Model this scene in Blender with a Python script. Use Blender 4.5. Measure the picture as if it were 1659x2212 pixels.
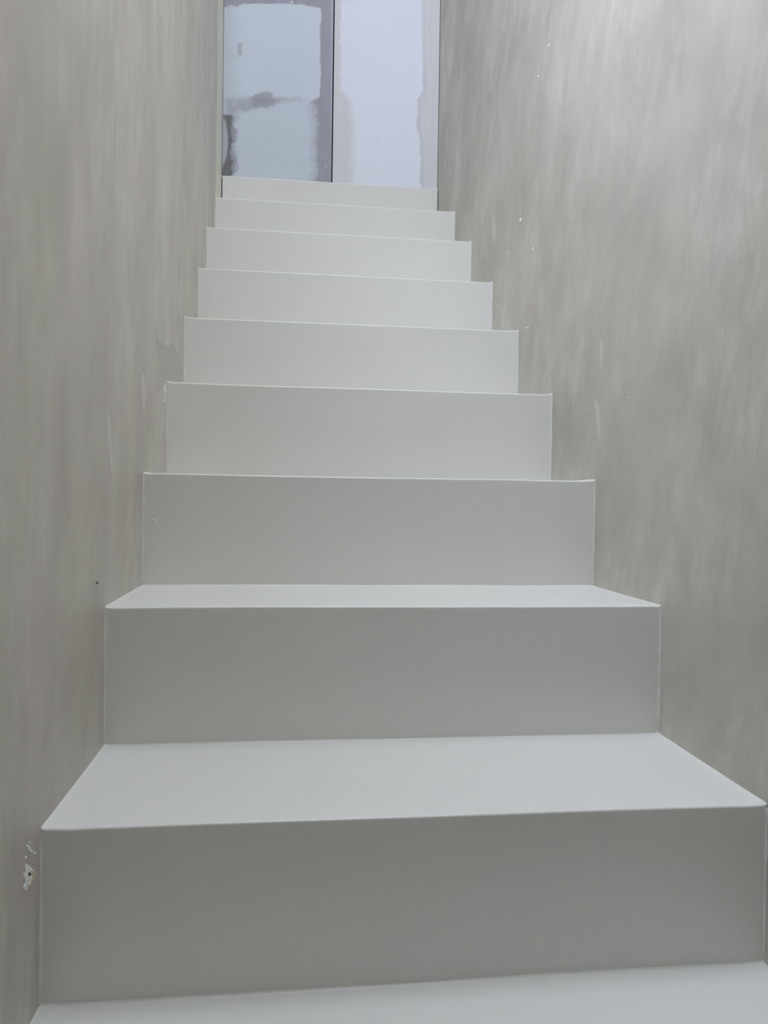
import bpy, math, random
import numpy as np

# ------------------------------------------------------------------ camera, sky, exposure
sc = bpy.context.scene
for o in list(bpy.data.objects): bpy.data.objects.remove(o)
C = sc.collection
OZ = 0.5638                                   # height of the first full tread in view above the lower hall floor
FPX, YAW, PITCH, ROLL = 1693.36, 0.1201, -0.0159, 0.0147
CAM = np.array([-0.150, 0.0, 0.3435 + OZ])

def cam_axes():
    cy, sy, cp, sp = math.cos(YAW), math.sin(YAW), math.cos(PITCH), math.sin(PITCH)
    f = np.array([sy*cp, cy*cp, sp]); r = np.array([cy, -sy, 0.0]); u = np.cross(r, f)
    c, s = math.cos(ROLL), math.sin(ROLL)
    return c*r + s*u, -s*r + c*u, f
AR, AU, AF = cam_axes()

cd = bpy.data.cameras.new('camera'); cam = bpy.data.objects.new('camera', cd); C.objects.link(cam)
cd.sensor_fit = 'HORIZONTAL'; cd.sensor_width = 24.0; cd.lens = FPX/1659*24.0
cd.clip_start = 0.02
from mathutils import Matrix
cam.matrix_world = Matrix(((AR[0], AU[0], -AF[0], CAM[0]), (AR[1], AU[1], -AF[1], CAM[1]), (AR[2], AU[2], -AF[2], CAM[2]), (0, 0, 0, 1)))
sc.camera = cam

w = bpy.data.worlds.new('overcast_sky'); sc.world = w; w.use_nodes = True
bg = w.node_tree.nodes['Background']; bg.inputs[0].default_value = (0.85, 0.955, 1.18, 1); bg.inputs[1].default_value = 4.0
# daylight enters through a window high in the left wall and a roof light; the portals only guide sky sampling
ZC = 4.30                                     # ceiling
WIN = (0.15, 1.05, 2.08, 3.20)                # window opening in the left wall: y0 y1 z0 z1
SKY = (-0.38, 0.38, 0.20, 1.65)               # roof light opening: x0 x1 y0 y1
def portal(name, loc, rot, sx, sy):
    l = bpy.data.lights.new(name, 'AREA'); l.shape = 'RECTANGLE'; l.size = sx; l.size_y = sy; l.cycles.is_portal = True
    o = bpy.data.objects.new(name, l); C.objects.link(o); o.location = loc; o.rotation_euler = rot
portal('window_daylight', (-.50, (WIN[0]+WIN[1])/2, (WIN[2]+WIN[3])/2), (0, -math.pi/2, 0), WIN[3]-WIN[2], WIN[1]-WIN[0])
portal('roof_daylight', (0, (SKY[2]+SKY[3])/2, ZC+.12), (0, 0, 0), SKY[1]-SKY[0], SKY[3]-SKY[2])
sc.view_settings.view_transform = 'Standard'; sc.view_settings.look = 'None'
sc.view_settings.gamma = 1.0; sc.view_settings.use_curve_mapping = False
sc.view_settings.exposure = 1.71

# ------------------------------------------------------------------ measurements (metres)
YN = [0.8347, 1.1058, 1.3681, 1.6192, 1.8753, 2.1353, 2.3946, 2.6586, 2.9285]           # riser planes
ZN = [OZ + z for z in (0.0, 0.1911, 0.3825, 0.5728, 0.7609, 0.9509, 1.1466, 1.3344, 1.516)]
STEPS_Y = [0.305, 0.570] + YN
STEPS_Z = [0.190, 0.380] + ZN
YB = 2.9285                                   # plane of the top riser
ZL = 3.20                                     # top of the filled boards on the back wall
LKY = [0.0] + YN; LKX = [-.400, -.3991, -.3986, -.3965, -.3974, -.3981, -.3979, -.4052, -.4058, -.4078]
RKX = [.400, .3987, .4005, .4006, .4025, .4027, .4016, .3990, .4011, .3912]
def xl(y): return np.interp(y, LKY, LKX)
def xr(y): return np.interp(y, LKY, RKX)
def pix(px, py, y):                           # point on the plane Y = y seen at a photo position
    d = AF + AR*(px-829.5)/FPX - AU*(py-1106)/FPX
    t = (y - CAM[1])/d[1]
    return CAM + d*t
def pixx(px, py, x):                          # point on the plane X = x
    d = AF + AR*(px-829.5)/FPX - AU*(py-1106)/FPX
    return CAM + d*((x - CAM[0])/d[0])

# ------------------------------------------------------------------ helpers
def mesh(name, verts, faces, mat=None, parent=None, smooth=False):
    me = bpy.data.meshes.new(name); me.from_pydata([tuple(map(float, v)) for v in verts], [], faces)
    me.validate(); me.update()
    o = bpy.data.objects.new(name, me); C.objects.link(o)
    if mat: me.materials.append(mat)
    if smooth:
        me.polygons.foreach_set('use_smooth', [True]*len(me.polygons)); me.set_sharp_from_angle(angle=math.radians(50))
    if parent: o.parent = parent
    return o
BOXF = [(0,3,2,1),(4,5,6,7),(0,1,5,4),(1,2,6,5),(2,3,7,6),(3,0,4,7)]
def boxv(x0,x1,y0,y1,z0,z1):
    return [(x0,y0,z0),(x1,y0,z0),(x1,y1,z0),(x0,y1,z0),(x0,y0,z1),(x1,y0,z1),(x1,y1,z1),(x0,y1,z1)]
def boxes(name, lst, mat, parent=None):
    v, f = [], []
    for b in lst:
        n = len(v); v += boxv(*b); f += [tuple(i+n for i in q) for q in BOXF]
    return mesh(name, v, f, mat, parent)
def struct(o): o['kind'] = 'structure'; return o
def gridfaces(nu, nv, flip=False):
    f = []
    for i in range(nu-1):
        for j in range(nv-1):
            a, b, c, d = i*nv+j, (i+1)*nv+j, (i+1)*nv+j+1, i*nv+j+1
            f.append((a, d, c, b) if flip else (a, b, c, d))
    return f
def vnoise(shape, cells, seed):               # bilinear value noise on a grid
    rng = np.random.RandomState(seed); g = rng.rand(cells[0]+2, cells[1]+2)
    u = np.linspace(0, cells[0], shape[0])[:, None]; v = np.linspace(0, cells[1], shape[1])[None, :]
    iu = u.astype(int); iv = v.astype(int); fu = u-iu; fv = v-iv
    fu = fu*fu*(3-2*fu); fv = fv*fv*(3-2*fv)
    return (g[iu,iv]*(1-fu)*(1-fv)+g[iu+1,iv]*fu*(1-fv)+g[iu,iv+1]*(1-fu)*fv+g[iu+1,iv+1]*fu*fv)
def ss(a, b, x): t = np.clip((x-a)/(b-a), 0, 1); return t*t*(3-2*t)

# ------------------------------------------------------------------ materials
class N:
    def __init__(s, name):
        s.m = bpy.data.materials.new(name); s.m.use_nodes = True; s.t = s.m.node_tree
        s.p = s.t.nodes['Principled BSDF']
    def n(s, typ, **kw):
        x = s.t.nodes.new(typ)
        for k, v in kw.items(): setattr(x, k, v)
        return x
    def l(s, a, b): s.t.links.new(a, b)
    def coord(s, scale, rot=(0,0,0), loc=(0,0,0)):
        c = s.n('ShaderNodeTexCoord'); m = s.n('ShaderNodeMapping')
        m.inputs['Scale'].default_value = scale; m.inputs['Rotation'].default_value = rot; m.inputs['Location'].default_value = loc
        s.l(c.outputs['Object'], m.inputs[0]); return m.outputs[0]
    def noise(s, vec, scale, detail=4, rough=.55, dist=0):
        x = s.n('ShaderNodeTexNoise'); x.inputs['Scale'].default_value = scale; x.inputs['Detail'].default_value = detail
        x.inputs['Roughness'].default_value = rough; x.inputs['Distortion'].default_value = dist
        s.l(vec, x.inputs['Vector']); return x.outputs['Fac']
    def ramp(s, fac, stops, interp='LINEAR'):
        r = s.n('ShaderNodeValToRGB'); r.color_ramp.interpolation = interp
        e = r.color_ramp.elements
        while len(e) < len(stops): e.new(0.5)
        for q, (p, c) in zip(e, stops):
            q.position = p; q.color = (c, c, c, 1) if isinstance(c, (int, float)) else (*c, 1)
        s.l(fac, r.inputs[0]); return r.outputs[0]
    def mix(s, a, b, fac, mode='MIX'):
        x = s.n('ShaderNodeMix'); x.data_type = 'RGBA'; x.blend_type = mode
        for sock, v in ((x.inputs[0], fac), (x.inputs[6], a), (x.inputs[7], b)):
            if isinstance(v, (int, float)): sock.default_value = v
            elif isinstance(v, tuple): sock.default_value = (*v, 1)
            else: s.l(v, sock)
        return x.outputs[2]
    def math(s, op, a, b):
        x = s.n('ShaderNodeMath', operation=op)
        for i, v in enumerate((a, b)):
            if isinstance(v, (int, float)): x.inputs[i].default_value = v
            else: s.l(v, x.inputs[i])
        return x.outputs[0]
    def bump(s, h, strength, dist):
        b = s.n('ShaderNodeBump'); b.inputs['Strength'].default_value = strength; b.inputs['Distance'].default_value = dist
        s.l(h, b.inputs['Height']); s.l(b.outputs[0], s.p.inputs['Normal'])
    def set(s, col=None, rough=None, spec=None):
        for k, v in (('Base Color', col), ('Roughness', rough), ('Specular IOR Level', spec)):
            if v is None: continue
            if isinstance(v, tuple): s.p.inputs[k].default_value = (*v, 1)
            elif isinstance(v, (int, float)): s.p.inputs[k].default_value = v
            else: s.l(v, s.p.inputs[k])
        return s.m

def plaster(name, seed, tilt, zs=1.0, soft=1.0, tone=(1, 1, 1)):
    """trowelled, burnished mineral plaster: soft clouds, short upright laps, fine drags, tint drifting from grey-green to mauve"""
    a = N(name)
    tc = a.n('ShaderNodeTexCoord')
    wn = a.n('ShaderNodeTexNoise'); wn.inputs['Scale'].default_value = 1.9; wn.inputs['Detail'].default_value = 2
    a.l(tc.outputs['Object'], wn.inputs['Vector'])
    sub = a.n('ShaderNodeVectorMath', operation='SUBTRACT'); a.l(wn.outputs['Color'], sub.inputs[0]); sub.inputs[1].default_value = (.5, .5, .5)
    scl = a.n('ShaderNodeVectorMath', operation='MULTIPLY'); a.l(sub.outputs[0], scl.inputs[0]); scl.inputs[1].default_value = (0, .10, .06)
    add = a.n('ShaderNodeVectorMath', operation='ADD'); a.l(tc.outputs['Object'], add.inputs[0]); a.l(scl.outputs[0], add.inputs[1])
    def co(sy, sz, ang, k):
        r = a.n('ShaderNodeMapping'); r.inputs['Rotation'].default_value = (ang, 0, 0); r.inputs['Location'].default_value = (seed+k, seed*1.7+k*2.3, seed*.9-k)
        a.l(add.outputs[0], r.inputs[0])
        m = a.n('ShaderNodeMapping'); m.inputs['Scale'].default_value = (.01, sy, sz*zs); a.l(r.outputs[0], m.inputs[0]); return m.outputs[0]
    cloud = a.ramp(a.noise(co(3.6, 2.6, tilt*2.2, 1), 1, 5, .55, .1), [(.30, 0.), (.70, 1.)])
    lap = a.ramp(a.noise(co(11, 6.0, tilt, 2), 1, 4, .55, .15), [(.34, 0.), (.66, 1.)])
    edge = a.ramp(a.noise(co(20, 7.5, tilt*1.3, 3), 1, 4, .6, .1), [(.52, 0.), (.58, .55), (.72, 1.)])
    edge2 = a.ramp(a.noise(co(18, 7.0, -tilt, 4), 1, 4, .6, .1), [(.28, 1.), (.42, .5), (.47, 0.)])
    drag = a.ramp(a.noise(co(48, 12.0, tilt*.8, 5), 1, 4, .62, .1), [(.38, 0.), (.66, 1.)])
    where = a.ramp(a.noise(co(3.0, 2.4, 0, 6), 1, 2, .5), [(.40, .15), (.62, 1.)])            # laps and drags come in fields
    h = a.math('ADD', a.math('MULTIPLY', cloud, .52), a.math('MULTIPLY', lap, .24))
    h = a.math('ADD', h, a.math('MULTIPLY', a.math('MULTIPLY', edge, where), .28*soft))
    h = a.math('SUBTRACT', h, a.math('MULTIPLY', a.math('MULTIPLY', edge2, where), .16*soft))
    h = a.math('ADD', h, a.math('MULTIPLY', a.math('MULTIPLY', drag, where), .12*soft))
    col = a.ramp(h, [(.05, (.475, .440, .388)), (.45, (.570, .532, .472)), (.98, (.70, .662, .595))])
    hue = a.ramp(a.noise(co(6, 2.2, tilt, 7), 1, 3, .5), [(.36, tuple(p*q for p, q in zip((.99, 1.0, .97), tone))), (.64, tuple(p*q for p, q in zip((1.0, .985, .99), tone)))])
    col = a.mix(col, hue, 1.0, 'MULTIPLY')
    a.bump(h, .25, .0010)
    return a.set(col, a.ramp(h, [(.1, .52), (.9, .38)]), .35)
def resin():
    a = N('pale_resin')
    n = a.noise(a.coord((1, 1, 1)), 260, 2)
    b = a.noise(a.coord((1, 1, 1)), 2.2, 3)
    col = a.ramp(b, [(.3, (.785, .768, .700)), (.7, (.805, .790, .725))])
    a.bump(n, .05, .0004)
    return a.set(col, .34, .5)
def flat(name, c, rough=.6, spec=.3, var=.06, scale=40):
    a = N(name)
    n = a.noise(a.coord((1, 1, 1)), scale, 4)
    col = a.ramp(n, [(.3, tuple(x*(1-var) for x in c)), (.7, tuple(min(1, x*(1+var)) for x in c))])
    return a.set(col, rough, spec)
def boardmat():
    a = N('filled_plasterboard')
    at = a.n('ShaderNodeAttribute', attribute_name='paint')
    n = a.ramp(a.noise(a.coord((1, 1, 1)), 160, 3), [(.3, .96), (.7, 1.0)])
    return a.set(a.mix(at.outputs['Color'], n, 1.0, 'MULTIPLY'), .75, .2)
M_PL = plaster('plaster_left', 1.0, .05, .85, .8, (1.055, 1.045, 1.04))
M_PR = plaster('plaster_right', 2.4, -.24, 1.3, 1.0, (1.0, 1.012, .99))
M_RES = resin()
M_BOARD = boardmat()
M_CREAM = flat('cream_board_edge', (.80, .775, .63))
M_BEAD = flat('sealant', (.74, .725, .69), .5)
M_CHIP = flat('bare_white_plaster', (.92, .91, .87), .8)
M_FLAP = flat('cream_flake', (.66, .60, .46), .7)
M_LAPL = flat('light_trowel_lap', (.645, .605, .545), .45, .35, .05, 60)
M_LAPD = flat('dark_trowel_lap', (.55, .515, .462), .55, .3, .05, 60)
M_DARK = flat('dark_speck', (.12, .11, .10), .8)
M_GAP = flat('gap_shade', (.035, .035, .045), .9)  # shade in the gaps given as a near-black colour
M_HALL = flat('hall_plaster', (.34, .33, .31), .8, .2, .04, 6)
M_WHITE = flat('white_ceiling', (.78, .78, .77), .9, .1, .02, 6)
M_FLOOR = flat('screed', (.32, .32, .30), .7, .3, .08, 10)
M_UP = flat('plain_board', (.70, .695, .68), .9, .1, .03, 5)

# ------------------------------------------------------------------ the room shell
def lines(a, b, step, cuts=()):
    pts = [a] + sorted(cuts) + [b]; out = []
    for p, q in zip(pts[:-1], pts[1:]):
        n = max(2, int(round((q-p)/step))+1); out += list(np.linspace(p, q, n)[:-1])
    return np.array(out + [b])
SURF = {}
def wall_x(side, y, z):                        # stair-side face of a side wall at a point
    ys, zs, X = SURF[side]
    i = int(np.clip(np.searchsorted(ys, y)-1, 0, len(ys)-2)); j = int(np.clip(np.searchsorted(zs, z)-1, 0, len(zs)-2))
    a, b = (y-ys[i])/(ys[i+1]-ys[i]), (z-zs[j])/(zs[j+1]-zs[j])
    return float((X[i,j]*(1-a)+X[i+1,j]*a)*(1-b)+(X[i,j+1]*(1-a)+X[i+1,j+1]*a)*b)
def side_wall(name, side, y0, y1, z0, z1, thick, mat, hole=None):
    """solid wall whose stair-side face is a fine, slightly wavy grid; hole = window opening (y0, y1, z0, z1)"""
    ys = lines(y0, y1, .022, hole[:2] if hole else ()); zs = lines(z0, z1, .022, hole[2:] if hole else ())
    ny, nz = len(ys), len(zs)
    fx = xl if side < 0 else xr
    wave = (vnoise((ny, nz), (14, 9), 5 if side < 0 else 9) - .5)*.0016 + (vnoise((ny, nz), (60, 16), 7 if side < 0 else 3) - .5)*.0006
    X = fx(ys)[:, None] + wave
    SURF[side] = (ys, zs, X)
    xo = float(fx(y0)) + side*thick
    v = [(X[i, j], ys[i], zs[j]) for i in range(ny) for j in range(nz)] + [(xo, ys[i], zs[j]) for i in range(ny) for j in range(nz)]
    nb = ny*nz
    def solid(i, j):
        if i < 0 or j < 0 or i >= ny-1 or j >= nz-1: return False
        if hole is None: return True
        cy, cz = (ys[i]+ys[i+1])/2, (zs[j]+zs[j+1])/2
        return not (hole[0] < cy < hole[1] and hole[2] < cz < hole[3])
    f = []
    def add(q): f.append(q if side < 0 else q[::-1])
    for i in range(ny-1):
        for j in range(nz-1):
            if not solid(i, j): continue
            a, b, c, d = i*nz+j, (i+1)*nz+j, (i+1)*nz+j+1, i*nz+j+1
            add((a, b, c, d)); add((nb+d, nb+c, nb+b, nb+a))
            if not solid(i-1, j): add((a, d, nb+d, nb+a))
            if not solid(i+1, j): add((c, b, nb+b, nb+c))
            if not solid(i, j-1): add((b, a, nb+a, nb+b))
            if not solid(i, j+1): add((d, c, nb+c, nb+d))
    return struct(mesh(name, v, f, mat, smooth=True))
YF = -2.0
wall_left = side_wall('wall_left', -1, YF, YN[7]+.004, 0, ZC, .14, M_PL, WIN)
wall_left['label'] = 'taupe trowelled plaster wall on the left of the stairs, chipped near the bottom step'
wall_right = side_wall('wall_right', 1, YF, YB+.03, 0, ZC, .14, M_PR)
wall_right['label'] = 'grey trowelled plaster wall on the right of the stairs'
for o in (wall_left, wall_right): o['category'] = 'wall'

tx = float(xl(YB)) - .0036
trim = struct(boxes('trim_1', [(tx-.135, tx, YN[7]+.004, YB+.09, ZN[7]-.05, ZC)], M_CREAM))
trim['label'] = 'narrow cream unplastered strip beside the top step'; trim['category'] = 'trim'

floor = struct(boxes('floor', [(-.7, .7, YF-.1, STEPS_Y[0]+.02, -.12, 0)], M_FLOOR))
floor['label'] = 'grey screed floor at the foot of the stairs'; floor['category'] = 'floor'
wf = struct(boxes('wall_front', [(-.542, .542, YF-.12, YF-.001, 0, ZC)], M_HALL))
wf['label'] = 'plain wall behind the viewer'; wf['category'] = 'wall'
sx0, sx1, sy0, sy1 = SKY
ceil = struct(boxes('ceiling', [(-.56, .56, YF-.12, sy0, ZC, ZC+.2), (-.56, .56, sy1, YB+.2, ZC, ZC+.2), (-.56, sx0, sy0, sy1, ZC, ZC+.2), (sx1, .56, sy0, sy1, ZC, ZC+.2)], M_WHITE))
ceil['label'] = 'white ceiling with a roof light opening over the stairs'; ceil['category'] = 'ceiling'
wx = float(xl(0)) - .14
wy0, wy1, wz0, wz1 = WIN
def frame4(name, rects, label):
    o = struct(boxes(name, rects, M_WHITE)); o['label'] = label; o['category'] = 'window'; return o
frame4('window_1', [(wx, wx+.05, wy0, wy0+.03, wz0, wz1), (wx, wx+.05, wy1-.03, wy1, wz0, wz1), (wx, wx+.05, wy0+.03, wy1-.03, wz0, wz0+.03), (wx, wx+.05, wy0+.03, wy1-.03, wz1-.03, wz1)], 'white window frame high in the left wall')
frame4('window_2', [(sx0, sx1, sy0, sy0+.03, ZC+.15, ZC+.2), (sx0, sx1, sy1-.03, sy1, ZC+.15, ZC+.2), (sx0, sx0+.03, sy0+.03, sy1-.03, ZC+.15, ZC+.2), (sx1-.03, sx1, sy0+.03, sy1-.03, ZC+.15, ZC+.2)], 'white roof light frame above the stairs')

# ------------------------------------------------------------------ back wall: two filled plasterboards
GAPX = .003
bxl, bxr = float(xl(YB))-.0022, float(xr(YB))-GAPX+.001
Yw = YB + .016                                       # face of the left board
wall_back = struct(boxes('wall_back', [(-.53, .53, Yw+.034, Yw+.12, ZN[8]-.3, ZC)], M_GAP))
wall_back['label'] = 'unfinished plasterboard wall at the head of the stairs'; wall_back['category'] = 'wall'
jx = pix(718.0, 200, Yw)[0]
def paint_board(name, x0, x1, yf, z0, z1, paintfn, edge=.0):
    nx, nz = int((x1-x0)/.0019), int((z1-z0)/.0026)
    xs = np.linspace(x0, x1, nx); zs = np.linspace(z0, z1, nz)
    # photo positions of the grid points, so that fillings can be described where the photograph shows them
    X, Z = np.meshgrid(xs, zs, indexing='ij'); P = np.stack([X, np.full_like(X, yf), Z], -1) - CAM
    dz = P@AF; U = 829.5 + FPX*(P@AR)/dz; V = 1106 - FPX*(P@AU)/dz
    col, hgt = paintfn(U, V)
    Y = yf - hgt
    v = [(X[i, j], Y[i, j], Z[i, j]) for i in range(nx) for j in range(nz)]
    f = gridfaces(nx, nz)
    nb = len(v); yb = yf + .0125 + .02
    v += [(x0, yb, z0), (x1, yb, z0), (x1, yb, z1), (x0, yb, z1)]
    e0 = list(range(nz)); e1 = [(nx-1)*nz+j for j in range(nz)]; b0 = [i*nz for i in range(nx)]; t0 = [i*nz+nz-1 for i in range(nx)]
    f += [(nb, nb+3, nb+2, nb+1), tuple(e0+[nb+3, nb]), tuple(e1[::-1]+[nb+1, nb+2]), tuple(b0[::-1]+[nb, nb+1]), tuple(t0+[nb+2, nb+3])]
    o = mesh(name, v, f, M_BOARD, wall_back)
    ca = o.data.color_attributes.new('paint', 'FLOAT_COLOR', 'POINT')
    full = np.ones((len(v), 4), np.float32); full[:nb, :3] = col.reshape(-1, 3); full[nb:, :3] = (.5, .5, .52)
    ca.data.foreach_set('color', full.ravel())
    return o
FILL = np.array((.70, .745, .815)); FILLR = np.array((.87, .89, .96))
def rag(shape, seed, amp):
    return ((vnoise(shape, (26, 150), seed)-.5)*1.0 + (vnoise(shape, (70, 380), seed+1)-.5)*.9 + (vnoise(shape, (9, 50), seed+2)-.5)*1.4)*amp
def left_paint(U, V):
    s = U.shape
    base = np.array((.415, .405, .455)); col = np.empty(s+(3,)); col[:] = base
    col *= (1 + (vnoise(s, (60, 30), 41)-.5)*.08 + (vnoise(s, (14, 12), 42)-.5)*.08)[..., None]
    r1, r2 = rag(s, 11, 5), rag(s, 21, 7)
    h = np.zeros(s)
    def put(m, c, t=.0):
        nonlocal col, h
        col = col*(1-m[..., None]) + np.asarray(c)*m[..., None]; h = np.maximum(h, m*t)
    # thin scraped skim across the middle, left
    thin = ss(600, 480, U + r2*3)*ss(262, 245, V + r1 + (U-478)*.12)*ss(190, 210, V)*.62
    put(np.clip(thin*(.65+.7*vnoise(s, (40, 60), 8)), 0, 1), FILL*.92)
    # bare dark corner low on the left, with a lens of old filler
    put(ss(503, 498, U + r1)*ss(246, 250, V)*.95, (.215, .205, .205))
    put(ss(1.1, .9, np.hypot((U-476)/(16.5), (V-306)/58) + r1*.012), (.50, .52, .55), .0006)
    # lower filled field
    m = ss(500, 516, U + r2)*ss(690, 660, U + r1*1.2 + ss(300, 220, V)*-0)*ss(-5, 9, V - np.interp(U, [500, 540, 580, 690], [247, 236, 220, 209]) + r2*.7)
    put(m*.96, FILL*.99, .0007)
    put(ss(680, 684, U+r1*.5)*0, FILL)
    m = ss(650, 668, U)*ss(688, 682, U + r1*.5)*ss(228, 246, V + r2)*.38
    put(m, FILL)
    # upper filled field
    top = np.interp(U, [478, 500, 512, 530, 600, 660, 692], [18, 9, 14, 3, 3, 10, 17])
    corner = np.hypot(np.maximum(U-676, 0), np.maximum(np.abs(V-113)-88, 0))
    m = ss(18.5, 14.5, corner + r1*.35)*ss(-2, 3, V - top + r1*.4)*ss(224, 206, V - (U-600)*.06 + r1*.9)
    put(m*(.70+.30*ss(484, 530, U+r2)), FILL*1.02, .0009)
    # rubbed patch
    put(ss(1.2, .7, np.hypot((U-570+r2*.5)/26, (V-217+r1)/17))*.75, base*.98)
    put(ss(1.15, .75, np.maximum(np.abs(U-518+r1*.15)/5.5, np.abs(V-106)/14))*.6, base*1.08)
    # white dots on the bare band
    for (u, v, q) in ((704, 360, 1.8), (630, 4, 3), (697, 330, 1), (700, 180, 1)):
        put(ss(1.2, .6, np.hypot((U-u)/q, (V-v)/q))*.8, (.75, .75, .78))
    # lighter paper edge beside the joint
    put(ss(713.5, 716, U)*.5, (.62, .63, .72))
    return np.clip(col, 0, 1), h
def right_paint(U, V):
    s = U.shape
    base = np.array((.77, .75, .755)); col = np.empty(s+(3,)); col[:] = base
    col *= (1 + (vnoise(s, (40, 10), 51)-.5)*.05)[..., None]
    r1, r2 = rag(s, 31, 5), rag(s, 61, 6)
    edge = np.interp(V, [0, 60, 125, 150, 200, 215, 270, 300, 330, 400], [910, 911, 912, 914, 911, 904, 901, 906, 908, 908])
    lft = np.interp(V, [0, 190, 215, 300, 400], [736, 737, 746, 752, 750])
    m = ss(-3, 3 + 22*ss(190, 230, V), U - lft + r2*.5)*ss(2.5, -1.5, U - edge + r1*.55)
    m *= .86 + .14*vnoise(s, (7, 5), 71)
    col = col*(1-m[..., None]) + FILLR*m[..., None]
    halo = ss(12, 2, U-edge)*ss(-2, 2, U-edge+r1*.5)*.35*ss(90, 200, V)
    col = col*(1-halo[..., None]) + np.array((.56, .56, .63))*halo[..., None]
    return np.clip(col, 0, 1), m*.0007
b1 = paint_board('plasterboard', bxl, jx, Yw, ZN[8]-.02, ZL+.2, left_paint)
b1['label'] = 'lavender grey plasterboard with two white filler fields'
b2 = paint_board('plasterboard', jx+.0046, bxr, Yw-.004, ZN[8]-.02, ZL+.2, right_paint)
b2['label'] = 'pale plasterboard with one broad white filler band'
boxes('plasterboard', [(bxl, bxr, Yw, Yw+.0325, ZL+.204, ZC)], M_UP, wall_back)

# ------------------------------------------------------------------ staircase
stairs = bpy.data.objects.new('staircase', None); C.objects.link(stairs); stairs.location = (0, STEPS_Y[0], 0)
stairs['label'] = 'straight pale grey resin-coated staircase rising between two plaster walls'; stairs['category'] = 'staircase'
def kid(o): o.parent = stairs; o.matrix_parent_inverse = Matrix.Translation((0, -STEPS_Y[0], 0)); return o
R = .0026
# upturn of the resin at the left and right wall, step by step
LIFT = [(.002, .002), (.002, .002), (.002, .0025), (.0018, .0018), (.003, .0035), (.0055, .003), (.0045, .003), (.003, .004), (.004, .004), (.002, .005), (.0005, .003)]
NS = len(STEPS_Y)
for k in range(NS):
    rng = np.random.RandomState(100+k)
    y, z = STEPS_Y[k], STEPS_Z[k]; zp = STEPS_Z[k-1] if k else 0.0
    y1 = STEPS_Y[k+1] if k+1 < NS else y + .018
    last = k == NS-1
    xa, xb = float(xl(y)), float(xr(y))
    if last: xb -= .0027
    # tread: rounded nose, slight upturn where the resin meets the walls and the next riser
    xs = np.concatenate([[-.002], np.linspace(0, .03, 14), np.linspace(.05, .75, 22), np.linspace(.77, .8, 14), [.802]])/.8
    prof = [(0, -.005), (0, -R)]
    for a in np.linspace(0, math.pi/2, 6)[1:]: prof.append((R - R*math.cos(a), -R + R*math.sin(a)))
    L = y1 - y
    if not last:
        for q in np.linspace(.1, .9, 8): prof.append((L*q, 0.0))
        prof += [(L-.004, 0), (L-.002, .0004), (L-.0008, .0013), (L, .003)]
    else: prof += [(L, 0)]
    lL, lR = LIFT[k]
    lw = .0025 if k < 4 else .0048
    wob = np.interp(np.linspace(0, 1, len(xs)), np.linspace(0, 1, 9), (rng.rand(9)-.5)*.0018)
    v = []
    for i, t in enumerate(xs):
        for j, (py, pz) in enumerate(prof):
            yy = y + py
            A_, B_ = (xa, xb) if last else (float(xl(yy)), float(xr(yy)))
            x = A_ + (B_-A_)*t
            dl, dr = max(x-A_, 0), max(B_-x, 0)
            lift = lL*math.exp(-dl/lw) + lR*math.exp(-dr/lw)
            zz = z + pz + (lift + wob[i] if j > 0 else 0)
            v.append((x, yy, zz))
    n = len(prof); f = gridfaces(len(xs), n)
    nb = len(v)
    v += [(v[i*n][0], y + L, z-.005) for i in range(len(xs))]           # underside back edge
    for i in range(len(xs)-1):
        f.append((i*n, nb+i, nb+i+1, (i+1)*n))
        f.append((i*n+n-1, (i+1)*n+n-1, nb+i+1, nb+i))
    f.append(tuple([j for j in range(n-1, -1, -1)][::-1] + [nb])); f.append(tuple([(len(xs)-1)*n+j for j in range(n-1, -1, -1)] + [nb+len(xs)-1]))
    tread = kid(mesh('tread', v, f, M_RES, smooth=True))
    # riser: thin panel with a barely uneven face
    nx, nz = 40, 14
    X = np.linspace(xa-(0 if last else .002), xb+(0 if last else .002), nx); Zg = np.linspace(zp, z-.005, nz)
    wv = (vnoise((nx, nz), (6, 3), 300+k)-.5)*.0012
    wv[:, -1] = 0
    v = [(X[i], y + wv[i, j]*(1 if j < nz-1 else 0), Zg[j]) for i in range(nx) for j in range(nz)]
    f = gridfaces(nx, nz); nb = len(v)
    v += [(X[0], y+.015, Zg[0]), (X[-1], y+.015, Zg[0]), (X[-1], y+.015, Zg[-1]), (X[0], y+.015, Zg[-1])]
    e0 = list(range(nz)); e1 = [(nx-1)*nz+j for j in range(nz)]; b0 = [i*nz for i in range(nx)]; t0 = [i*nz+nz-1 for i in range(nx)]
    f += [(nb, nb+3, nb+2, nb+1), tuple(e0+[nb+3, nb]), tuple(e1[::-1]+[nb+1, nb+2]), tuple(b0[::-1]+[nb, nb+1]), tuple(t0+[nb+2, nb+3])]
    riser = kid(mesh('riser', v, f, M_RES, smooth=True))
    # uneven filler bead in the two upright corners
    if k >= 1 and not last:
        for s in (-1, 1):
            xw = xa if s < 0 else xb
            m = 46; zz = np.linspace(zp+.004, z-.003, m)
            wd = .0010 + .0022*np.clip(np.interp(np.linspace(0, 1, m), np.linspace(0, 1, 14), rng.rand(14)), 0, 1)*(.5+rng.rand(m)*.5)
            v, f = [], []
            for i in range(m):
                q = wd[i]
                v += [(xw + s*.002, y-q*1.6, zz[i]), (xw - s*q*.3, y-q*1.3, zz[i]), (xw - s*q, y-q*.35, zz[i]), (xw - s*q*1.1, y+.002, zz[i])]
            f = gridfaces(m, 4, flip=(s > 0))
            b = mesh('sealant_bead', v, f, M_BEAD, smooth=True); b.parent = riser
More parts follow.
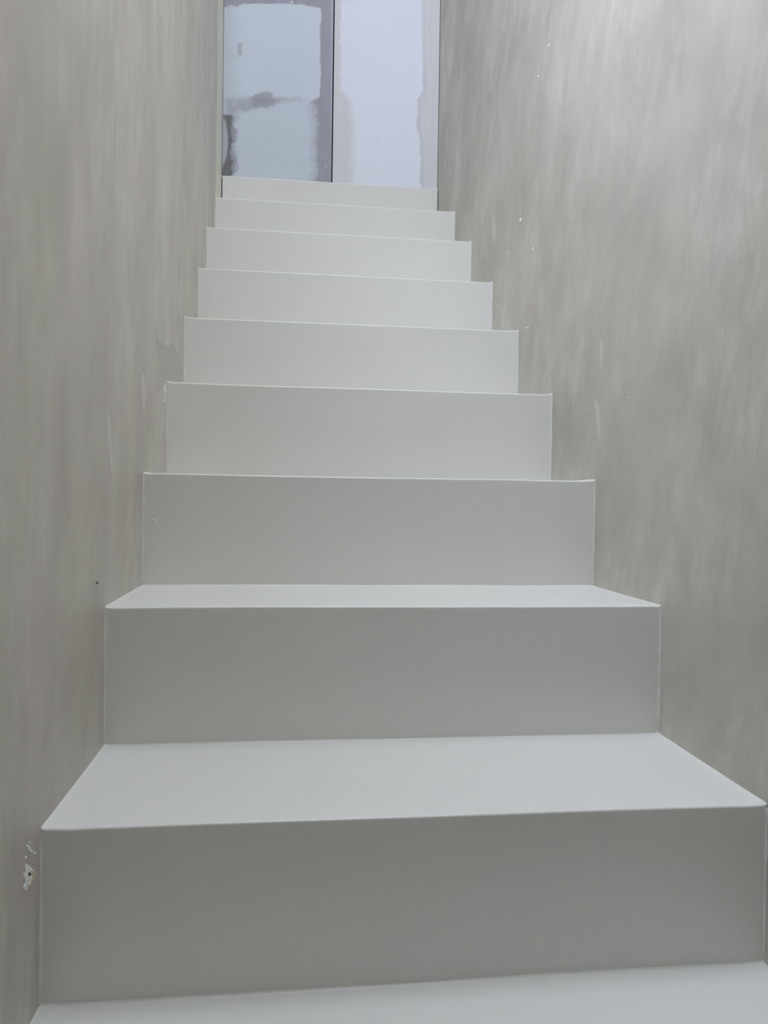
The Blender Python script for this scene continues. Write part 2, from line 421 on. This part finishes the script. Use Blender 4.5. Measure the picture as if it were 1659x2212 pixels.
# near-black sheet added behind the slots beside the top riser as painted shade
boxes('gap_shade_sheet', [(bxl-.02, bxr+.03, YB+.02, YB+.03, ZN[7]-.01, ZN[8]-.006)], M_GAP, wall_back)

# ------------------------------------------------------------------ small marks on the walls
def flake(name, pts, side, thick, mat, parent, jitter=0):
    """irregular flake outline given by photo positions on a side wall"""
    x = -.399 if side < 0 else .4005
    P = [pixx(u, v, x) for u, v in pts]
    n = len(P); c = sum(P)/n
    v = []
    for sy, sz, up in ((1, 1, -.001), (1, 1, thick*.5), (.84, .9, thick)):
        for p in P:
            yy, zz = c[1]+(p[1]-c[1])*sy, c[2]+(p[2]-c[2])*sz
            v.append((wall_x(side, yy, zz) - side*up, yy, zz))
    f = []
    for b in (0, n):
        for i in range(n):
            j = (i+1) % n; f.append((b+i, b+j, b+n+j, b+n+i))
    f.append(tuple(range(2*n, 3*n)))
    o = mesh(name, v, f, mat, parent)
    import bmesh
    bm = bmesh.new(); bm.from_mesh(o.data); bmesh.ops.recalc_face_normals(bm, faces=bm.faces); bm.to_mesh(o.data); bm.free()
    return o
def spot(name, u, v, rx, rz, side, mat, parent, seed=0, thick=.0010):
    rng = random.Random(seed+int(u)); n = 9
    pts = [(u + rx*math.cos(a)*(.7+.6*rng.random()), v + rz*math.sin(a)*(.7+.6*rng.random())) for a in [i*2*math.pi/n for i in range(n)]]
    return flake(name, pts, side, thick, mat, parent)
chip = flake('plaster_chip', [(53,1863),(57,1866),(62,1870),(69,1876),(73,1884),(72,1893),(68,1902),(64,1909),(58,1912),(58,1918),(59,1924),(54,1924),(51,1917),(55,1907),(54,1898),(51,1890),(52,1886),(55,1885),(54,1875)], -1, .0009, M_CHIP, wall_left)
chip['label'] = 'white chipped spot in the plaster beside the bottom riser'
fl = flake('plaster_flake', [(66,1880),(72,1880),(75.5,1884),(74,1893),(71.5,1903),(66,1910),(60,1914),(63,1903),(66,1892)], -1, .0022, M_FLAP, chip)
fl['label'] = 'lifted cream flake'
spot('chip_hole', 62, 1888, 2.5, 4, -1, M_DARK, chip, thick=.0014)
for i, (u, v, a, b) in enumerate([(62, 1832, 2.6, 5), (67, 1838, 3.4, 4), (59.5, 1827, 1.6, 2), (64, 1820, 1.2, 2), (56, 1852, 1.4, 2.4), (81, 1828, 1.8, 12), (76, 1843, 1.2, 3), (354, 846, 2.0, 16), (352, 866, 1.5, 4)]):
    spot('plaster_crumb', u, v, a, b, -1, M_CHIP if u != 81 else M_FLAP, wall_left, i)
spot('dark_speck', 207.5, 1259, 2.4, 3, -1, M_DARK, wall_left, 3)
spot('dark_speck', 308, 1032, 1.3, 7, -1, M_DARK, wall_left, 4)
for i, (u, v, a, b) in enumerate([(1123, 475, 2, 3.5), (1150, 537, 1.2, 3.5), (1184, 97, 1, 2.5), (1137, 708, 4, 1.2), (1359, 859, 1.5, 2), (1098, 546, 1, 1.5), (1161, 165, 1, 2.4)]):
    spot('plaster_crumb', u, v, a, b, 1, M_CHIP, wall_right, i)

# single trowel laps that stand out beside the steps
for pts, side, m in [
        ([(305,800),(309,815),(313,850),(308,897),(305,872),(302,840)], -1, M_LAPL),
        ([(228,872),(235,900),(240,960),(243,1065),(236,1010),(230,950)], -1, M_LAPL),
        ([(357,832),(347,836),(336,850),(335,880),(339,930),(343,955),(349,930),(353,965),(357,930),(357,880)], -1, M_LAPL),
        ([(335,722),(345,737),(358,747),(370,742),(384,760),(392,800),(391,824),(362,822),(353,815),(344,800),(346,788),(340,760)], -1, M_LAPD),
        ([(1062,464),(1067,470),(1071,500),(1068,526),(1063,512)], 1, M_LAPL),
        ([(1296,730),(1302,750),(1300,802),(1295,775)], 1, M_LAPL),
        ([(1286,862),(1295,880),(1299,960),(1291,932)], 1, M_LAPL)]:
    flake('trowel_lap', pts, side, .0004, m, wall_left if side < 0 else wall_right)
# resin pimple on the third riser in view
r3 = [o for o in stairs.children if o.name.startswith('riser')][4]
p = pix(332, 1125, YN[2]); v = [(p[0], YN[2]-.0018, p[2])]; f = []
for q, (rr, dd) in enumerate(((.0016, .0012), (.0028, -.0016))):
    for i in range(10):
        a = i*math.pi/5; v.append((p[0]+rr*math.cos(a), YN[2]-dd, p[2]+rr*1.3*math.sin(a)))
for i in range(10):
    j = (i+1) % 10; f += [(0, 1+i, 1+j), (1+i, 11+i, 11+j, 1+j)]
mesh('resin_pimple', v, f, M_RES, r3, smooth=True)
